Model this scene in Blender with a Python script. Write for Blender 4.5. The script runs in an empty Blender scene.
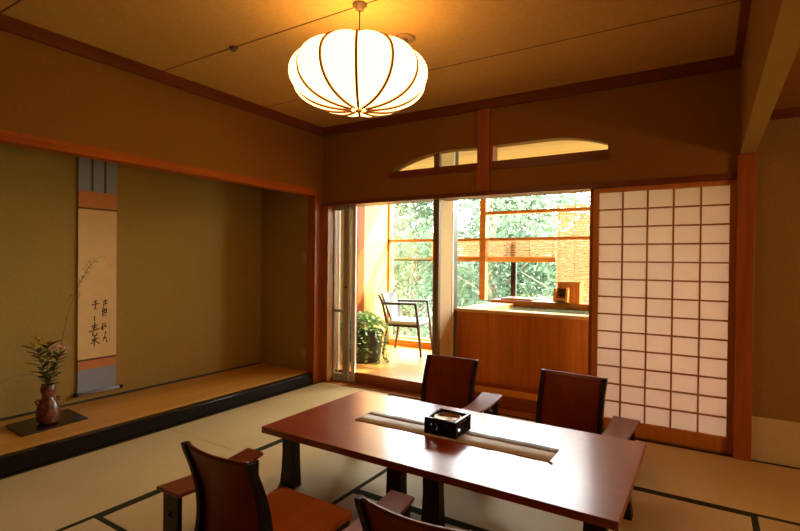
import bpy, bmesh, math, random
from mathutils import Vector, Matrix
C = bpy.context.scene.collection
PI = math.pi
R = math.radians
SC = bpy.context.scene

# ------------------------------------------------------------------ materials
MATS = {}
def new_mat(name):
    m = bpy.data.materials.new(name); m.use_nodes = True
    nt = m.node_tree; b = nt.nodes['Principled BSDF']
    return m, nt, b
def setp(b, **k):
    for key, v in k.items():
        key = {'rough': 'Roughness', 'metal': 'Metallic', 'ior': 'IOR', 'coat': 'Coat Weight', 'coatr': 'Coat Roughness',
               'spec': 'Specular IOR Level', 'trans': 'Transmission Weight', 'alpha': 'Alpha'}[key]
        b.inputs[key].default_value = v
def coords(nt, scale=(1, 1, 1), rot=(0, 0, 0)):
    tc = nt.nodes.new('ShaderNodeTexCoord'); mp = nt.nodes.new('ShaderNodeMapping')
    mp.inputs['Scale'].default_value = scale; mp.inputs['Rotation'].default_value = rot
    nt.links.new(tc.outputs['Object'], mp.inputs['Vector']); return mp.outputs['Vector']
def noise(nt, vec, scale, detail=4, rough=.55):
    n = nt.nodes.new('ShaderNodeTexNoise'); n.inputs['Scale'].default_value = scale
    n.inputs['Detail'].default_value = detail; n.inputs['Roughness'].default_value = rough
    nt.links.new(vec, n.inputs['Vector']); return n.outputs['Fac']
def ramp(nt, fac, stops):
    r = nt.nodes.new('ShaderNodeValToRGB'); e = r.color_ramp.elements
    while len(e) < len(stops): e.new(.5)
    for i, (p, c) in enumerate(stops): e[i].position = p; e[i].color = (*c, 1)
    nt.links.new(fac, r.inputs['Fac']); return r.outputs['Color']
def bump(nt, b, h, strength, dist=.01):
    n = nt.nodes.new('ShaderNodeBump'); n.inputs['Strength'].default_value = strength; n.inputs['Distance'].default_value = dist
    nt.links.new(h, n.inputs['Height']); nt.links.new(n.outputs['Normal'], b.inputs['Normal'])
def mul(c, k): return tuple(x*k for x in c)

def plaster(name, col, var=.08, rough=.9, nscale=60):
    m, nt, b = new_mat(name); v = coords(nt)
    f = noise(nt, v, nscale, 6); f2 = noise(nt, v, 1.6, 3)
    c = ramp(nt, f, [(.3, mul(col, 1-var)), (.7, mul(col, 1+var))])
    mx = nt.nodes.new('ShaderNodeMix'); mx.data_type = 'RGBA'; mx.blend_type = 'MULTIPLY'; mx.inputs[0].default_value = .5
    nt.links.new(c, mx.inputs[6]); nt.links.new(ramp(nt, f2, [(.3, (.88, .88, .88)), (.7, (1, 1, 1))]), mx.inputs[7])
    nt.links.new(mx.outputs[2], b.inputs['Base Color']); bump(nt, b, f, .25, .004); setp(b, rough=rough, spec=.2)
    return m
def wood(name, col, dark=.7, axis='x', scale=1., rough=.45, coat=0., spec=.35, ior=1.45, coatr=.1, strength=.05):
    """straight grain stretched along one axis"""
    m, nt, b = new_mat(name)
    s = {'x': (1.2, 26, 26), 'y': (26, 1.2, 26), 'z': (26, 26, 1.2)}[axis]
    v = coords(nt, tuple(q*scale for q in s))
    f = noise(nt, v, 1.0, 5, .6)
    v2 = coords(nt, tuple(q*scale*.22 for q in s)); f2 = noise(nt, v2, 1.0, 2)
    c = ramp(nt, f, [(.3, mul(col, dark)), (.68, mul(col, 1.08))])
    mx = nt.nodes.new('ShaderNodeMix'); mx.data_type = 'RGBA'; mx.blend_type = 'MULTIPLY'; mx.inputs[0].default_value = .6
    nt.links.new(c, mx.inputs[6]); nt.links.new(ramp(nt, f2, [(.35, (.78, .74, .7)), (.65, (1, 1, 1))]), mx.inputs[7])
    nt.links.new(mx.outputs[2], b.inputs['Base Color']); bump(nt, b, f, strength, .002)
    setp(b, rough=rough, coat=coat, spec=spec, ior=ior, coatr=coatr); return m
def flat(name, col, rough=.5, nscale=40, var=.06, **k):
    m, nt, b = new_mat(name); v = coords(nt); f = noise(nt, v, nscale, 3)
    nt.links.new(ramp(nt, f, [(.3, mul(col, 1-var)), (.7, mul(col, 1+var))]), b.inputs['Base Color'])
    setp(b, rough=rough, **k); return m

M = {}
M['wall'] = plaster('mustard_plaster', (.31, .172, .045))
M['wall_up'] = plaster('brown_plaster', (.27, .118, .017))
M['alcove'] = plaster('olive_plaster', (.36, .235, .055))
M['cream'] = plaster('cream_plaster', (.66, .50, .27))
M['ceiling'] = plaster('ceiling_paper', (.60, .37, .12), var=.07, nscale=45)
M['ceiling_dark'] = flat('ceiling_groove', (.05, .025, .01))
M['wainscot'] = plaster('wainscot_paper', (.62, .48, .27), var=.05)
M['trim'] = wood('red_brown_trim', (.20, .048, .012), axis='x', rough=.4)
M['trim_y'] = wood('red_brown_trim_y', (.20, .048, .012), axis='y', rough=.4)
M['screen_wood'] = wood('screen_wood', (.60, .22, .04), axis='z', rough=.4, dark=.85)
M['trim_z'] = wood('red_brown_post', (.40, .105, .018), axis='z', rough=.4)
M['lintel'] = wood('orange_lintel', (.50, .12, .014), axis='y', rough=.6, spec=.12)
M['hinoki_x'] = wood('orange_wood_x', (.46, .17, .03), axis='x', rough=.35)
M['hinoki_y'] = wood('orange_wood_y', (.46, .17, .03), axis='y', rough=.35)
M['hinoki_z'] = wood('orange_wood_z', (.46, .165, .03), axis='z', rough=.4)
M['bath_panel'] = wood('bath_panel_wood', (.66, .20, .025), axis='z', rough=.38, scale=.8)
M['dark_rail'] = wood('dark_rail_wood', (.38, .095, .016), axis='x', rough=.4)
M['alcove_floor'] = wood('alcove_floor_wood', (.74, .36, .065), axis='y', rough=.33, dark=.85)
M['deck'] = wood('deck_wood', (.74, .34, .08), axis='x', rough=.3, dark=.8)
M['pale_wood'] = wood('pale_veranda_wood', (.84, .48, .13), axis='z', rough=.5, dark=.85)
M['pale_ceiling'] = wood('pale_veranda_ceiling', (.72, .5, .22), axis='x', rough=.6, dark=.88)
M['lacquer'] = flat('black_lacquer', (.008, .006, .006), rough=.16, spec=.2)
M['black_wood'] = wood('black_stained_wood', (.016, .012, .010), axis='z', rough=.35)
M['board'] = flat('dark_board_lacquer', (.018, .007, .004), rough=.25)
M['chair_red'] = wood('chair_red_brown', (.19, .026, .007), axis='z', rough=.38, dark=.82, coat=.15)
M['chair_arm'] = wood('chair_arm_brown', (.20, .035, .011), axis='y', rough=.3, dark=.8, coat=.3)
M['chair_seat'] = wood('chair_seat_orange', (.52, .15, .025), axis='y', rough=.4, dark=.82)
M['table'] = wood('table_lacquer', (.30, .050, .010), axis='x', rough=.29, dark=.85, spec=.5, ior=1.5, coat=.5, coatr=.20, strength=.0)
M['grey_metal'] = flat('grey_aluminium', (.46, .42, .36), rough=.4, metal=.3)
M['dark_metal'] = flat('dark_frame', (.035, .025, .02), rough=.4)
M['pale_metal'] = flat('pale_sash', (.7, .62, .5), rough=.4)
M['cord'] = flat('cord_brown', (.10, .04, .015), rough=.6)
M['rib'] = flat('lamp_rib_wood', (.30, .11, .018), rough=.5)
M['silver_blue'] = flat('scroll_blue_silk', (.27, .30, .35), rough=.75, nscale=200, var=.1)
M['scroll_orange'] = flat('scroll_orange_silk', (.55, .19, .04), rough=.7, nscale=120, var=.15)
M['scroll_paper'] = flat('scroll_paper', (.74, .50, .21), rough=.85, nscale=8, var=.05)
M['scroll_edge'] = flat('scroll_edge_strip', (.12, .06, .02), rough=.8, nscale=200, var=.4)
M['ink'] = flat('black_ink', (.012, .009, .007), rough=.7)
M['vase'] = flat('vase_glaze', (.17, .055, .035), rough=.28, nscale=26, var=.9)
M['petal_y'] = flat('yellow_petal', (.60, .32, .03), rough=.6)
M['petal_p'] = flat('pink_petal', (.85, .58, .46), rough=.6)
M['stem'] = flat('flower_leaf', (.06, .10, .025), rough=.5, nscale=20, var=.3)
M['grass'] = flat('dry_grass', (.17, .09, .03), rough=.7)
M['pot'] = flat('dark_pot', (.035, .03, .028), rough=.55)
M['runner_l'] = flat('runner_light', (.62, .55, .47), rough=.8, nscale=150)
M['runner_d'] = flat('runner_dark', (.34, .30, .275), rough=.8, nscale=150)
M['bowl'] = flat('bronze_bowl', (.30, .17, .06), rough=.3, metal=.6, nscale=30, var=.3)
M['ceramic'] = flat('white_ceramic', (.75, .68, .58), rough=.35)
M['plate'] = flat('beige_plate', (.38, .28, .12), rough=.5)
M['sensor'] = flat('sensor_plastic', (.16, .10, .05), rough=.4)
M['ring'] = flat('detector_cream', (.33, .20, .08), rough=.5)
M['cushion'] = flat('chair_grey_weave', (.13, .12, .12), rough=.7)
M['cushion_l'] = flat('chair_white_pad', (.8, .78, .74), rough=.7)
M['vchair'] = flat('veranda_chair_wood', (.055, .028, .018), rough=.4)
M['bark'] = flat('tree_bark', (.12, .09, .06), rough=.9)
M['ground'] = flat('garden_ground', (.20, .25, .10), rough=.95, nscale=3, var=.4)
M['rock'] = flat('garden_rock', (.35, .36, .34), rough=.9, nscale=4, var=.4)
M['border'] = flat('tatami_border_cloth', (.040, .034, .009), rough=.9, nscale=200, var=.3, spec=.1)
M['spout'] = wood('spout_wood', (.72, .30, .06), axis='z', rough=.4)

def tatami(name, along):
    m, nt, b = new_mat(name); v = coords(nt)
    w = nt.nodes.new('ShaderNodeTexWave'); w.wave_type = 'BANDS'; w.bands_direction = 'Y' if along == 'x' else 'X'
    w.inputs['Scale'].default_value = 38; w.inputs['Distortion'].default_value = .3; w.inputs['Detail'].default_value = 1
    nt.links.new(v, w.inputs['Vector'])
    f = noise(nt, v, 1.3, 3); f2 = noise(nt, v, 90, 3)
    c = ramp(nt, f, [(.3, (.70, .50, .215)), (.7, (.79, .57, .26))])
    for fac, lo, a in ((w.outputs['Fac'], .86, 1.), (f2, .88, 1.)):
        mx = nt.nodes.new('ShaderNodeMix'); mx.data_type = 'RGBA'; mx.blend_type = 'MULTIPLY'; mx.inputs[0].default_value = a
        nt.links.new(c, mx.inputs[6]); nt.links.new(ramp(nt, fac, [(.2, (lo,)*3), (.8, (1, 1, 1))]), mx.inputs[7]); c = mx.outputs[2]
    nt.links.new(c, b.inputs['Base Color']); bump(nt, b, w.outputs['Fac'], .15, .002); setp(b, rough=.55, spec=.2)
    return m
M['tatami_x'] = tatami('tatami_x', 'x'); M['tatami_y'] = tatami('tatami_y', 'y')

def translucent(name, col, t=.5, ns=60, var=.05, rough=.7):
    m, nt, b = new_mat(name); v = coords(nt); f = noise(nt, v, ns, 4)
    c = ramp(nt, f, [(.3, mul(col, 1-var)), (.7, mul(col, 1+var))])
    nt.links.new(c, b.inputs['Base Color']); setp(b, rough=rough, spec=.2)
    tr = nt.nodes.new('ShaderNodeBsdfTranslucent'); nt.links.new(c, tr.inputs['Color'])
    mx = nt.nodes.new('ShaderNodeMixShader'); mx.inputs[0].default_value = t
    nt.links.new(b.outputs[0], mx.inputs[1]); nt.links.new(tr.outputs[0], mx.inputs[2])
    nt.links.new(mx.outputs[0], nt.nodes['Material Output'].inputs['Surface']); return m
M['shoji_paper'] = translucent('shoji_paper', (.76, .64, .54), .48, var=.02)
M['sudare'] = translucent('bamboo_blind', (.74, .52, .33), .45, ns=60, var=.15)
M['sudare_dark'] = translucent('bamboo_blind_fold', (.80, .42, .10), .3, ns=60, var=.15)
M['leaf'] = translucent('ivy_leaf', (.16, .27, .06), .3, ns=6, var=.3)
M['leaf_w'] = translucent('ivy_leaf_pale', (.55, .62, .40), .3, ns=6, var=.2)
def foliage(name, a, b_):
    m, nt, b = new_mat(name); v = coords(nt); f = noise(nt, v, 1.1, 5, .7)
    c = ramp(nt, f, [(.32, a), (.66, b_)])
    nt.links.new(c, b.inputs['Base Color']); setp(b, rough=.6, spec=.3)
    tr = nt.nodes.new('ShaderNodeBsdfTranslucent'); nt.links.new(c, tr.inputs['Color'])
    mx = nt.nodes.new('ShaderNodeMixShader'); mx.inputs[0].default_value = .4
    nt.links.new(b.outputs[0], mx.inputs[1]); nt.links.new(tr.outputs[0], mx.inputs[2])
    nt.links.new(mx.outputs[0], nt.nodes['Material Output'].inputs['Surface']); return m
M['tree_a'] = foliage('foliage_light', (.042, .078, .032), (.115, .160, .09))
M['tree_b'] = foliage('foliage_mid', (.025, .05, .024), (.075, .115, .065))
M['tree_c'] = foliage('foliage_pale', (.06, .09, .05), (.16, .20, .13))

def emis(name, col, s):
    m, nt, b = new_mat(name); v = coords(nt); f = noise(nt, v, 3, 2)
    nt.links.new(ramp(nt, f, [(.3, mul(col, .97)), (.7, col)]), b.inputs['Emission Color'])
    b.inputs['Base Color'].default_value = (.8, .7, .5, 1); b.inputs['Emission Strength'].default_value = s; return m
LAMP_S = 4.8
M['lamp_paper'] = emis('lamp_paper', (1, .56, .19), LAMP_S)

def glass(name, tint=(.95, .97, .95), k=.06, rough=0.):
    m = bpy.data.materials.new(name); m.use_nodes = True; nt = m.node_tree; nt.nodes.remove(nt.nodes['Principled BSDF'])
    t = nt.nodes.new('ShaderNodeBsdfTransparent'); t.inputs[0].default_value = (*tint, 1)
    g = nt.nodes.new('ShaderNodeBsdfGlossy'); g.inputs['Roughness'].default_value = rough
    lw = nt.nodes.new('ShaderNodeLayerWeight'); lw.inputs[0].default_value = .5
    pw = nt.nodes.new('ShaderNodeMath'); pw.operation = 'POWER'; pw.inputs[1].default_value = 4; nt.links.new(lw.outputs['Facing'], pw.inputs[0])
    fr = nt.nodes.new('ShaderNodeMath'); fr.operation = 'MULTIPLY_ADD'; fr.inputs[1].default_value = .7; fr.inputs[2].default_value = .04; nt.links.new(pw.outputs[0], fr.inputs[0])
    mx = nt.nodes.new('ShaderNodeMixShader'); nt.links.new(fr.outputs[0], mx.inputs[0])
    nt.links.new(t.outputs[0], mx.inputs[1]); nt.links.new(g.outputs[0], mx.inputs[2])
    nt.links.new(mx.outputs[0], nt.nodes['Material Output'].inputs['Surface']); return m
M['glass'] = glass('window_glass')
def water(name):
    m, nt, b = new_mat(name); v = coords(nt); f = noise(nt, v, 9, 2)
    b.inputs['Base Color'].default_value = (.10, .14, .09, 1); setp(b, rough=.05, ior=1.33); bump(nt, b, f, .2, .01); return m
M['post_dark'] = wood('dark_olive_post', (.24, .15, .07), axis='z', rough=.5)
M['frame_wood'] = wood('window_frame_wood', (.66, .27, .05), axis='x', rough=.4, dark=.85)
M['corner_post'] = wood('corner_post_wood', (.42, .10, .012), axis='z', rough=.5, spec=.15)
M['water'] = water('bath_water')

# ------------------------------------------------------------------ mesh helpers
class MB:
    def __init__(s): s.v = []; s.f = []; s.mi = []; s.mats = []; s.sm = []
    def _m(s, m):
        if m is None: return 0
        if m not in s.mats: s.mats.append(m)
        return s.mats.index(m)
    def add(s, vs, fs, mat=None, smooth=False):
        o = len(s.v); s.v += [tuple(v) for v in vs]; k = s._m(mat)
        for f in fs: s.f.append([i+o for i in f]); s.mi.append(k); s.sm.append(smooth)
    def box(s, x0, x1, y0, y1, z0, z1, mat=None, mtx=None):
        vs = [Vector((x, y, z)) for x in (x0, x1) for y in (y0, y1) for z in (z0, z1)]
        if mtx: vs = [mtx @ v for v in vs]
        s.add(vs, [(0, 1, 3, 2), (4, 6, 7, 5), (0, 4, 5, 1), (2, 3, 7, 6), (0, 2, 6, 4), (1, 5, 7, 3)], mat)
    def rings(s, rs, mat=None, cap=True, closed=False, smooth=True):
        n = len(rs[0]); vs = [p for r in rs for p in r]; fs = []
        for i in range(len(rs)-1 + (1 if closed else 0)):
            a = i*n; b = ((i+1) % len(rs))*n
            for j in range(n): fs.append((a+j, a+(j+1) % n, b+(j+1) % n, b+j))
        if cap and not closed: fs += [tuple(range(n))[::-1], tuple(range((len(rs)-1)*n, len(rs)*n))]
        s.add(vs, fs, mat, smooth)
    def lathe(s, prof, n=32, c=(0, 0, 0), mat=None, cap=True):
        s.rings([[(c[0]+r*math.cos(2*PI*j/n), c[1]+r*math.sin(2*PI*j/n), c[2]+z) for j in range(n)] for r, z in prof], mat, cap)
    def tube(s, pts, r, n=8, mat=None):
        pts = [Vector(p) for p in pts]; rs = []
        for i, p in enumerate(pts):
            d = (pts[min(i+1, len(pts)-1)] - pts[max(i-1, 0)]).normalized()
            a = d.orthogonal().normalized() if i == 0 else (a - d*a.dot(d)).normalized()
            b = d.cross(a); rr = r[i] if isinstance(r, (list, tuple)) else r
            rs.append([p + a*rr*math.cos(2*PI*j/n) + b*rr*math.sin(2*PI*j/n) for j in range(n)])
        s.rings(rs, mat)
    def bar(s, p, q, w, h, mat=None, up=(0, 0, 1)):
        p, q = Vector(p), Vector(q); d = (q-p).normalized(); u = Vector(up)
        a = d.cross(u).normalized(); b = a.cross(d).normalized()
        s.rings([[c + a*sx*w/2 + b*sz*h/2 for sx, sz in ((-1, -1), (1, -1), (1, 1), (-1, 1))] for c in (p, q)], mat, smooth=False)
    def build(s, name, mat, parent=None, bevel=0, loc=None, shade=None):
        me = bpy.data.meshes.new(name); off = Vector(loc) if loc is not None else Vector((0, 0, 0))
        me.from_pydata([Vector(v)-off for v in s.v], [], s.f)
        ms = s.mats if s.mats else [mat]
        for m in ms: me.materials.append(m if not isinstance(m, str) else M[m])
        for i, p in enumerate(me.polygons): p.material_index = s.mi[i] if s.mats else 0; p.use_smooth = s.sm[i]
        me.update()
        b = bmesh.new(); b.from_mesh(me); bmesh.ops.recalc_face_normals(b, faces=b.faces); b.to_mesh(me); b.free()
        o = bpy.data.objects.new(name, me); C.objects.link(o)
        if parent is not None: o.parent = parent
        o.location = off
        if bevel:
            md = o.modifiers.new('bevel', 'BEVEL'); md.width = bevel; md.segments = 2; md.limit_method = 'ANGLE'
        return o
def tag(o, label, cat, group=None):
    o['label'] = label; o['category'] = cat
    if group: o['group'] = group
    return o
def thing(name, label, cat, loc=(0, 0, 0), rz=0, group=None):
    o = bpy.data.objects.new(name, None); o.empty_display_size = .1; C.objects.link(o)
    o.location = loc; o.rotation_euler = (0, 0, rz); return tag(o, label, cat, group)
def struct(name, mb, mat, parent=None, bevel=0):
    o = mb.build(name, mat, parent, bevel)
    if parent is None: o['kind'] = 'structure'
    return o
def bx(*boxes):
    m = MB()
    for b in boxes: m.box(*b)
    return m
def copy_tree(o, parent=None):
    c = o.copy(); C.objects.link(c); c.parent = parent
    for ch in list(o.children): copy_tree(ch, c)
    return c

# ------------------------------------------------------------------ measures
XL, YB, XR, ZC = -3.512, 4.03, .151, 2.70     # left wall, back wall, right post, ceiling
XA, YS = -4.33, 3.92                           # alcove back wall and side wall
KAM, LINT = 1.876, 1.98
YF, XF = -1.6, 3.2                             # room behind the camera and to the right
YW = 5.90                                      # veranda windows
ZD = .115                                      # raised veranda and alcove floor

# ------------------------------------------------------------------ room shell
struct('floor', bx((XA-.2, XF, YF, YB+.13, -.2, -.055)), M['ceiling_dark'])
struct('trim_1', bx((XL+.0, XF, YB-.006, YB+.004, -.055, .001)), M['lacquer'])
# ceiling boards between dark seams
cm = MB(); seams = [YF, -.82, .18, 1.18, 2.18, 3.18, YB]
cm.box(XL-.1, XR+.1, YF, YB+.1, ZC, ZC+.05, M['ceiling'])
for a in seams[1:-1]: cm.box(XL, XR+.02, a-.0045, a+.0045, ZC-.0012, ZC, M['ceiling_dark'])
struct('ceiling', cm, None)
struct('trim_2', bx((XL, XR+.02, YB-.045, YB+.01, 2.622, ZC+.005)), M['trim'])
struct('trim_3', bx((XL-.01, XL+.042, YF, YB-.045, 2.620, ZC+.005)), M['trim_y'])
struct('trim_4', bx((XR-.03, XR+.012, YF, YB-.045, 2.625, ZC+.005)), M['trim_y'])
# left wall above the alcove
struct('wall_left', bx((XL-.09, XL, YF, YB+.1, LINT+.06, ZC+.05)), M['wall_up'])
struct('trim_5', bx((XL-.10, XL+.006, YF, YS-.012, LINT, LINT+.062)), M['lintel'])
# alcove
struct('wall_alcove_back', bx((XA-.08, XA, YF, YS+.2, -.05, 2.5)), M['alcove'])
struct('wall_alcove_side', bx((XA, XL-.09, YS, YS+.11, -.05, 2.5)), M['alcove'])
struct('ceiling_alcove', bx((XA, XL-.09, YF, YS, 2.42, 2.5)), M['alcove'])
struct('floor_alcove', bx((XA, XL-.078, YF, YS, -.02, ZD)), M['alcove_floor'])
struct('trim_6', bx((XL-.078, XL, YF, YS-.012, 0, ZD-.004)), M['lacquer'], bevel=.008)
struct('trim_7', bx((XA, XA+.012, YF, YS, ZD, ZD+.016)), M['dark_metal'])
struct('trim_8', bx((XL-.10, XL+.004, YS-.012, YB-.001, -.05, LINT+.06)), M['trim_z'], bevel=.003)
# front and far right walls close the room behind the camera
struct('wall_front', bx((XA-.1, XF+.1, YF-.1, YF, -.1, ZC+.1)), M['wall'])
struct('wall_right', bx((XF, XF+.1, YF, YB+.1, -.1, 2.4)), M['wall'])

# back wall above the kamoi with two arched transoms
def arch_l(x):
    t = (x+2.655)/(2.655-2.0)
    return 2.166 + (2.312-2.166)*min(1, math.sin(min(1, max(0, t))*PI/2)**.80) if x < -2.0 else 2.312-.012*(x+2.0)/.28
def arch_r(x):
    if x < -1.12: return 2.303
    t = (x+1.12)/(1.12-.666); return 2.303 - .092*t**2
def wall_with_arches():
    m = MB(); y0, y1 = YB, YB+.10; top = ZC+.05; base = 2.163
    xs = [XL-.1, -2.655] + [-2.655+(.935)*(i/26)**1.3 for i in range(1, 27)]
    xs += [-1.62] + [-1.62+(1.62-.666)*i/22 for i in range(1, 23)] + [XR+.05]
    for a, b in zip(xs, xs[1:]):
        mid = (a+b)/2
        fn = arch_l if -2.656 < mid < -1.72 else arch_r if -1.62 < mid < -.666 else None
        if fn is None:
            m.box(a, b, y0, y1, KAM+.03, top)
        else:
            m.box(a, b, y0, y1, KAM+.03, base)
            za, zb = fn(a), fn(b)
            vs = [(a, y0, za), (b, y0, zb), (b, y0, top), (a, y0, top), (a, y1, za), (b, y1, zb), (b, y1, top), (a, y1, top)]
            m.add(vs, [(0, 1, 2, 3), (5, 4, 7, 6), (4, 5, 1, 0), (3, 2, 6, 7)])
    b = m.build('wall_back', M['wall_up']); b['kind'] = 'structure'
    bm = bmesh.new(); bm.from_mesh(b.data); bmesh.ops.remove_doubles(bm, verts=bm.verts, dist=1e-5); bm.to_mesh(b.data); bm.free()
wall_with_arches()
struct('trim_9', bx((-2.665, -1.727, YB-.012, YB+.112, 2.098, 2.166)), M['trim'])
struct('trim_10', bx((-1.615, -.660, YB-.012, YB+.112, 2.094, 2.166)), M['trim'])
struct('trim_11', bx((-1.727, -1.617, YB-.03, YB+.105, KAM+.038, 2.622)), M['trim_z'])
struct('trim_12', bx((-1.617, -1.592, YB-.005, YB+.105, 2.166, 2.305)), M['trim_z'])
struct('trim_13', bx((XL, XR, YB-.015, YB+.20, KAM, KAM+.038)), M['trim'])          # head rail of the opening
struct('trim_14', bx((XL+.004, -3.432, YB-.004, YB+.20, -.02, KAM)), M['hinoki_z'])          # left jamb
# right post, header and adjoining area
struct('trim_15', bx((XR, XR+.10, YB-.05, YB+.06, -.055, 2.03)), M['trim_z'], bevel=.003)
struct('wall_header', bx((XR+.012, XR+.095, YF, YB, 2.034, ZC+.05, M['wall_up']), (XR+.012, XR+.095, YF, YB, 2.03, 2.034, M['alcove'])), None)  # lighter plaster slice below; the underside's light is put into its colour
struct('wall_back_right', bx((XR+.09, XF, YB, YB+.1, .29, 2.5)), M['wall'])
struct('baseboard_right', bx((XR+.10, XF, YB-.003, YB+.1, -.03, .29)), M['wainscot'])
struct('ceiling_right', bx((XR+.095, XF, YF, YB, 2.30, 2.36)), M['wall_up'])
struct('trim_16', bx((XR+.095, XF, YB-.04, YB, 2.245, 2.30)), M['trim'])
struct('trim_17', bx((XR+.095, XR+.12, YF, YB-.04, 2.25, 2.30)), M['trim_y'])

# ------------------------------------------------------------------ tatami mats
def mat_thing(x0, x1, y0, y1, label, along):
    cx, cy = (x0+x1)/2, (y0+y1)/2; g = .0015
    t = thing('tatami_mat', label, 'tatami mat', (cx, cy, -.05), 0, 'tatami mats covering the floor')
    hx, hy = (x1-x0)/2-g, (y1-y0)/2-g; bw = .027
    if along == 'x':
        body = bx((-hx, hx, -hy+bw, hy-bw, 0, .05)); bs = [(-hx, hx, -hy, -hy+bw, 0, .0505), (-hx, hx, hy-bw, hy, 0, .0505)]
    else:
        body = bx((-hx+bw, hx-bw, -hy, hy, 0, .05)); bs = [(-hx, -hx+bw, -hy, hy, 0, .0505), (hx-bw, hx, -hy, hy, 0, .0505)]
    body.build('woven_surface', M['tatami_'+along], t)
    for b in bs: bx(b).build('cloth_border', M['border'], t)
mats = [
 (XL, -2.59, .45, 2.24, 'long tatami mat along the low black alcove edge, in front of the flower vase', 'y'),
 (XL, -2.59, 2.24, YB-.006, 'long tatami mat along the alcove edge reaching the sliding glass doors', 'y'),
 (-2.59, -1.67, 1.30, 3.136, 'tatami mat under the table end nearer the alcove', 'y'),
 (-2.59, -.76, 3.136, YB-.006, 'tatami mat between the far side of the table and the veranda step', 'x'),
 (-.76, 1.09, 3.136, YB-.006, 'tatami mat running along the foot of the paper screen', 'x'),
 (-1.67, .20, 2.22, 3.136, 'tatami mat under the far right half of the dining table', 'x'),
 (-1.67, .20, 1.30, 2.22, 'tatami mat under the near right half of the dining table', 'x'),
 (.20, 1.12, 1.30, 3.136, 'tatami mat right of the table end, with grain running away from the viewer', 'y'),
 (1.09, 3.2, 3.136, YB-.006, 'tatami mat farthest right along the plastered back wall', 'x'),
 (-2.59, -.76, .38, 1.30, 'tatami mat behind the near chair with the visible orange seat', 'x'),
 (-.76, 1.12, .38, 1.30, 'tatami mat behind the near chair farther from the alcove', 'x'),
]
for m in mats: mat_thing(*m)
struct('floor_front', bx((XA, XF, YF, .38, -.055, -.001), (XL, -2.59, .38, .45, -.055, -.001), (1.12, XF, .38, 3.136, -.055, -.001)), M['tatami_x'])

# ------------------------------------------------------------------ threshold and shoji
sl = MB()
sl.box(XL, XR, YB+.004, YB+.14, -.055, .004, M['hinoki_x'])
for y in (YB+.04, YB+.085): sl.box(XL, XR, y, y+.012, .004, .008, M['dark_rail'])
struct('trim_18', sl, None)
struct('trim_19', bx((XL-.9, XR+.2, YB+.14, YB+.165, -.055, ZD+.001)), M['dark_rail'], bevel=.003)   # riser of the veranda step

sx0, sx1, sz0, sz1 = -.728, .1135, .113, 1.841
sh = bpy.data.objects.new('door_1', None); C.objects.link(sh); sh['kind'] = 'structure'; sh['label'] = 'wooden lattice sliding screen with white paper panes'
ys0, ys1 = YB+.012, YB+.042
fr = bx((-.768, sx0, ys0, ys1, .008, KAM), (sx1, XR, ys0, ys1, .008, KAM), (sx0, sx1, ys0, ys1, .008, sz0), (sx0, sx1, ys0, ys1, sz1, KAM))
fr.build('screen_frame', M['screen_wood'], sh, .002)
lt = MB()
for i in range(1, 5):
    x = sx0+(sx1-sx0)*i/5; lt.box(x-.006, x+.006, ys0+.006, ys0+.022, sz0, sz1)
for i in range(1, 13):
    z = sz0+(sz1-sz0)*i/13; lt.box(sx0, sx1, ys0+.004, ys0+.018, z-.0055, z+.0055)
lt.build('lattice', M['hinoki_z'], sh)
bx((sx0, sx1, ys0+.022, ys0+.0235, sz0, sz1)).build('paper_pane', M['shoji_paper'], sh)
struct('trim_20', bx((-.80, -.768, YB+.05, YB+.12, .0, KAM)), M['trim_z'])

# ------------------------------------------------------------------ sliding glass doors, column
def glass_door(name, x0, x1, y, label, wl=.05, wr=.05, handle=False, mats=('grey_metal', 'grey_metal')):
    d = bpy.data.objects.new(name, None); C.objects.link(d); d['kind'] = 'structure'; d['label'] = label
    bx((x0, x0+wl, y, y+.03, .01, KAM), (x1-wr, x1, y, y+.03, .01, KAM), (x0+wl, x1-wr, y, y+.03, .01, .09),
       (x0+wl, x1-wr, y, y+.03, KAM-.04, KAM), (x0+wl, x1-wr, y+.002, y+.028, .745, .775)).build('door_frame', M[mats[0]], d, .002)
    bx((x0+wl, x1-wr, y+.013, y+.017, .09, .745), (x0+wl, x1-wr, y+.013, y+.017, .775, KAM-.04)).build('glass_pane', M['glass'], d)
    if handle:
        h = MB(); h.lathe([(.001, 0), (.014, .0), (.014, .004), (.001, .004)], 16)
        o = h.build('door_handle', M['dark_metal'], d); o.rotation_euler = (R(90), 0, 0); o.location = (x1-.035, y, 1.017)
glass_door('door_2', -3.430, -3.222, YB+.09, 'grey framed sliding glass door slid open against the left jamb', .012, .075, True)
glass_door('door_3', -3.400, -3.165, YB+.128, 'second sliding glass door stacked behind the first', .012, .045, False, ('pale_metal',))
struct('trim_21', bx((-2.195, -2.135, YB+.05, YB+.09, 0, 2.40)), M['post_dark'])
struct('trim_22', bx((-2.205, -2.135, YB+.09, YB+.33, 0, 2.40)), M['cream'])
struct('trim_23', bx((-2.205, -2.130, YB+.33, YB+.37, 0, 2.40)), M['pale_metal'])
struct('trim_24', bx((-2.205, -2.128, YB+.37, YB+.44, 0, 2.40)), M['dark_metal'])

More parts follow.
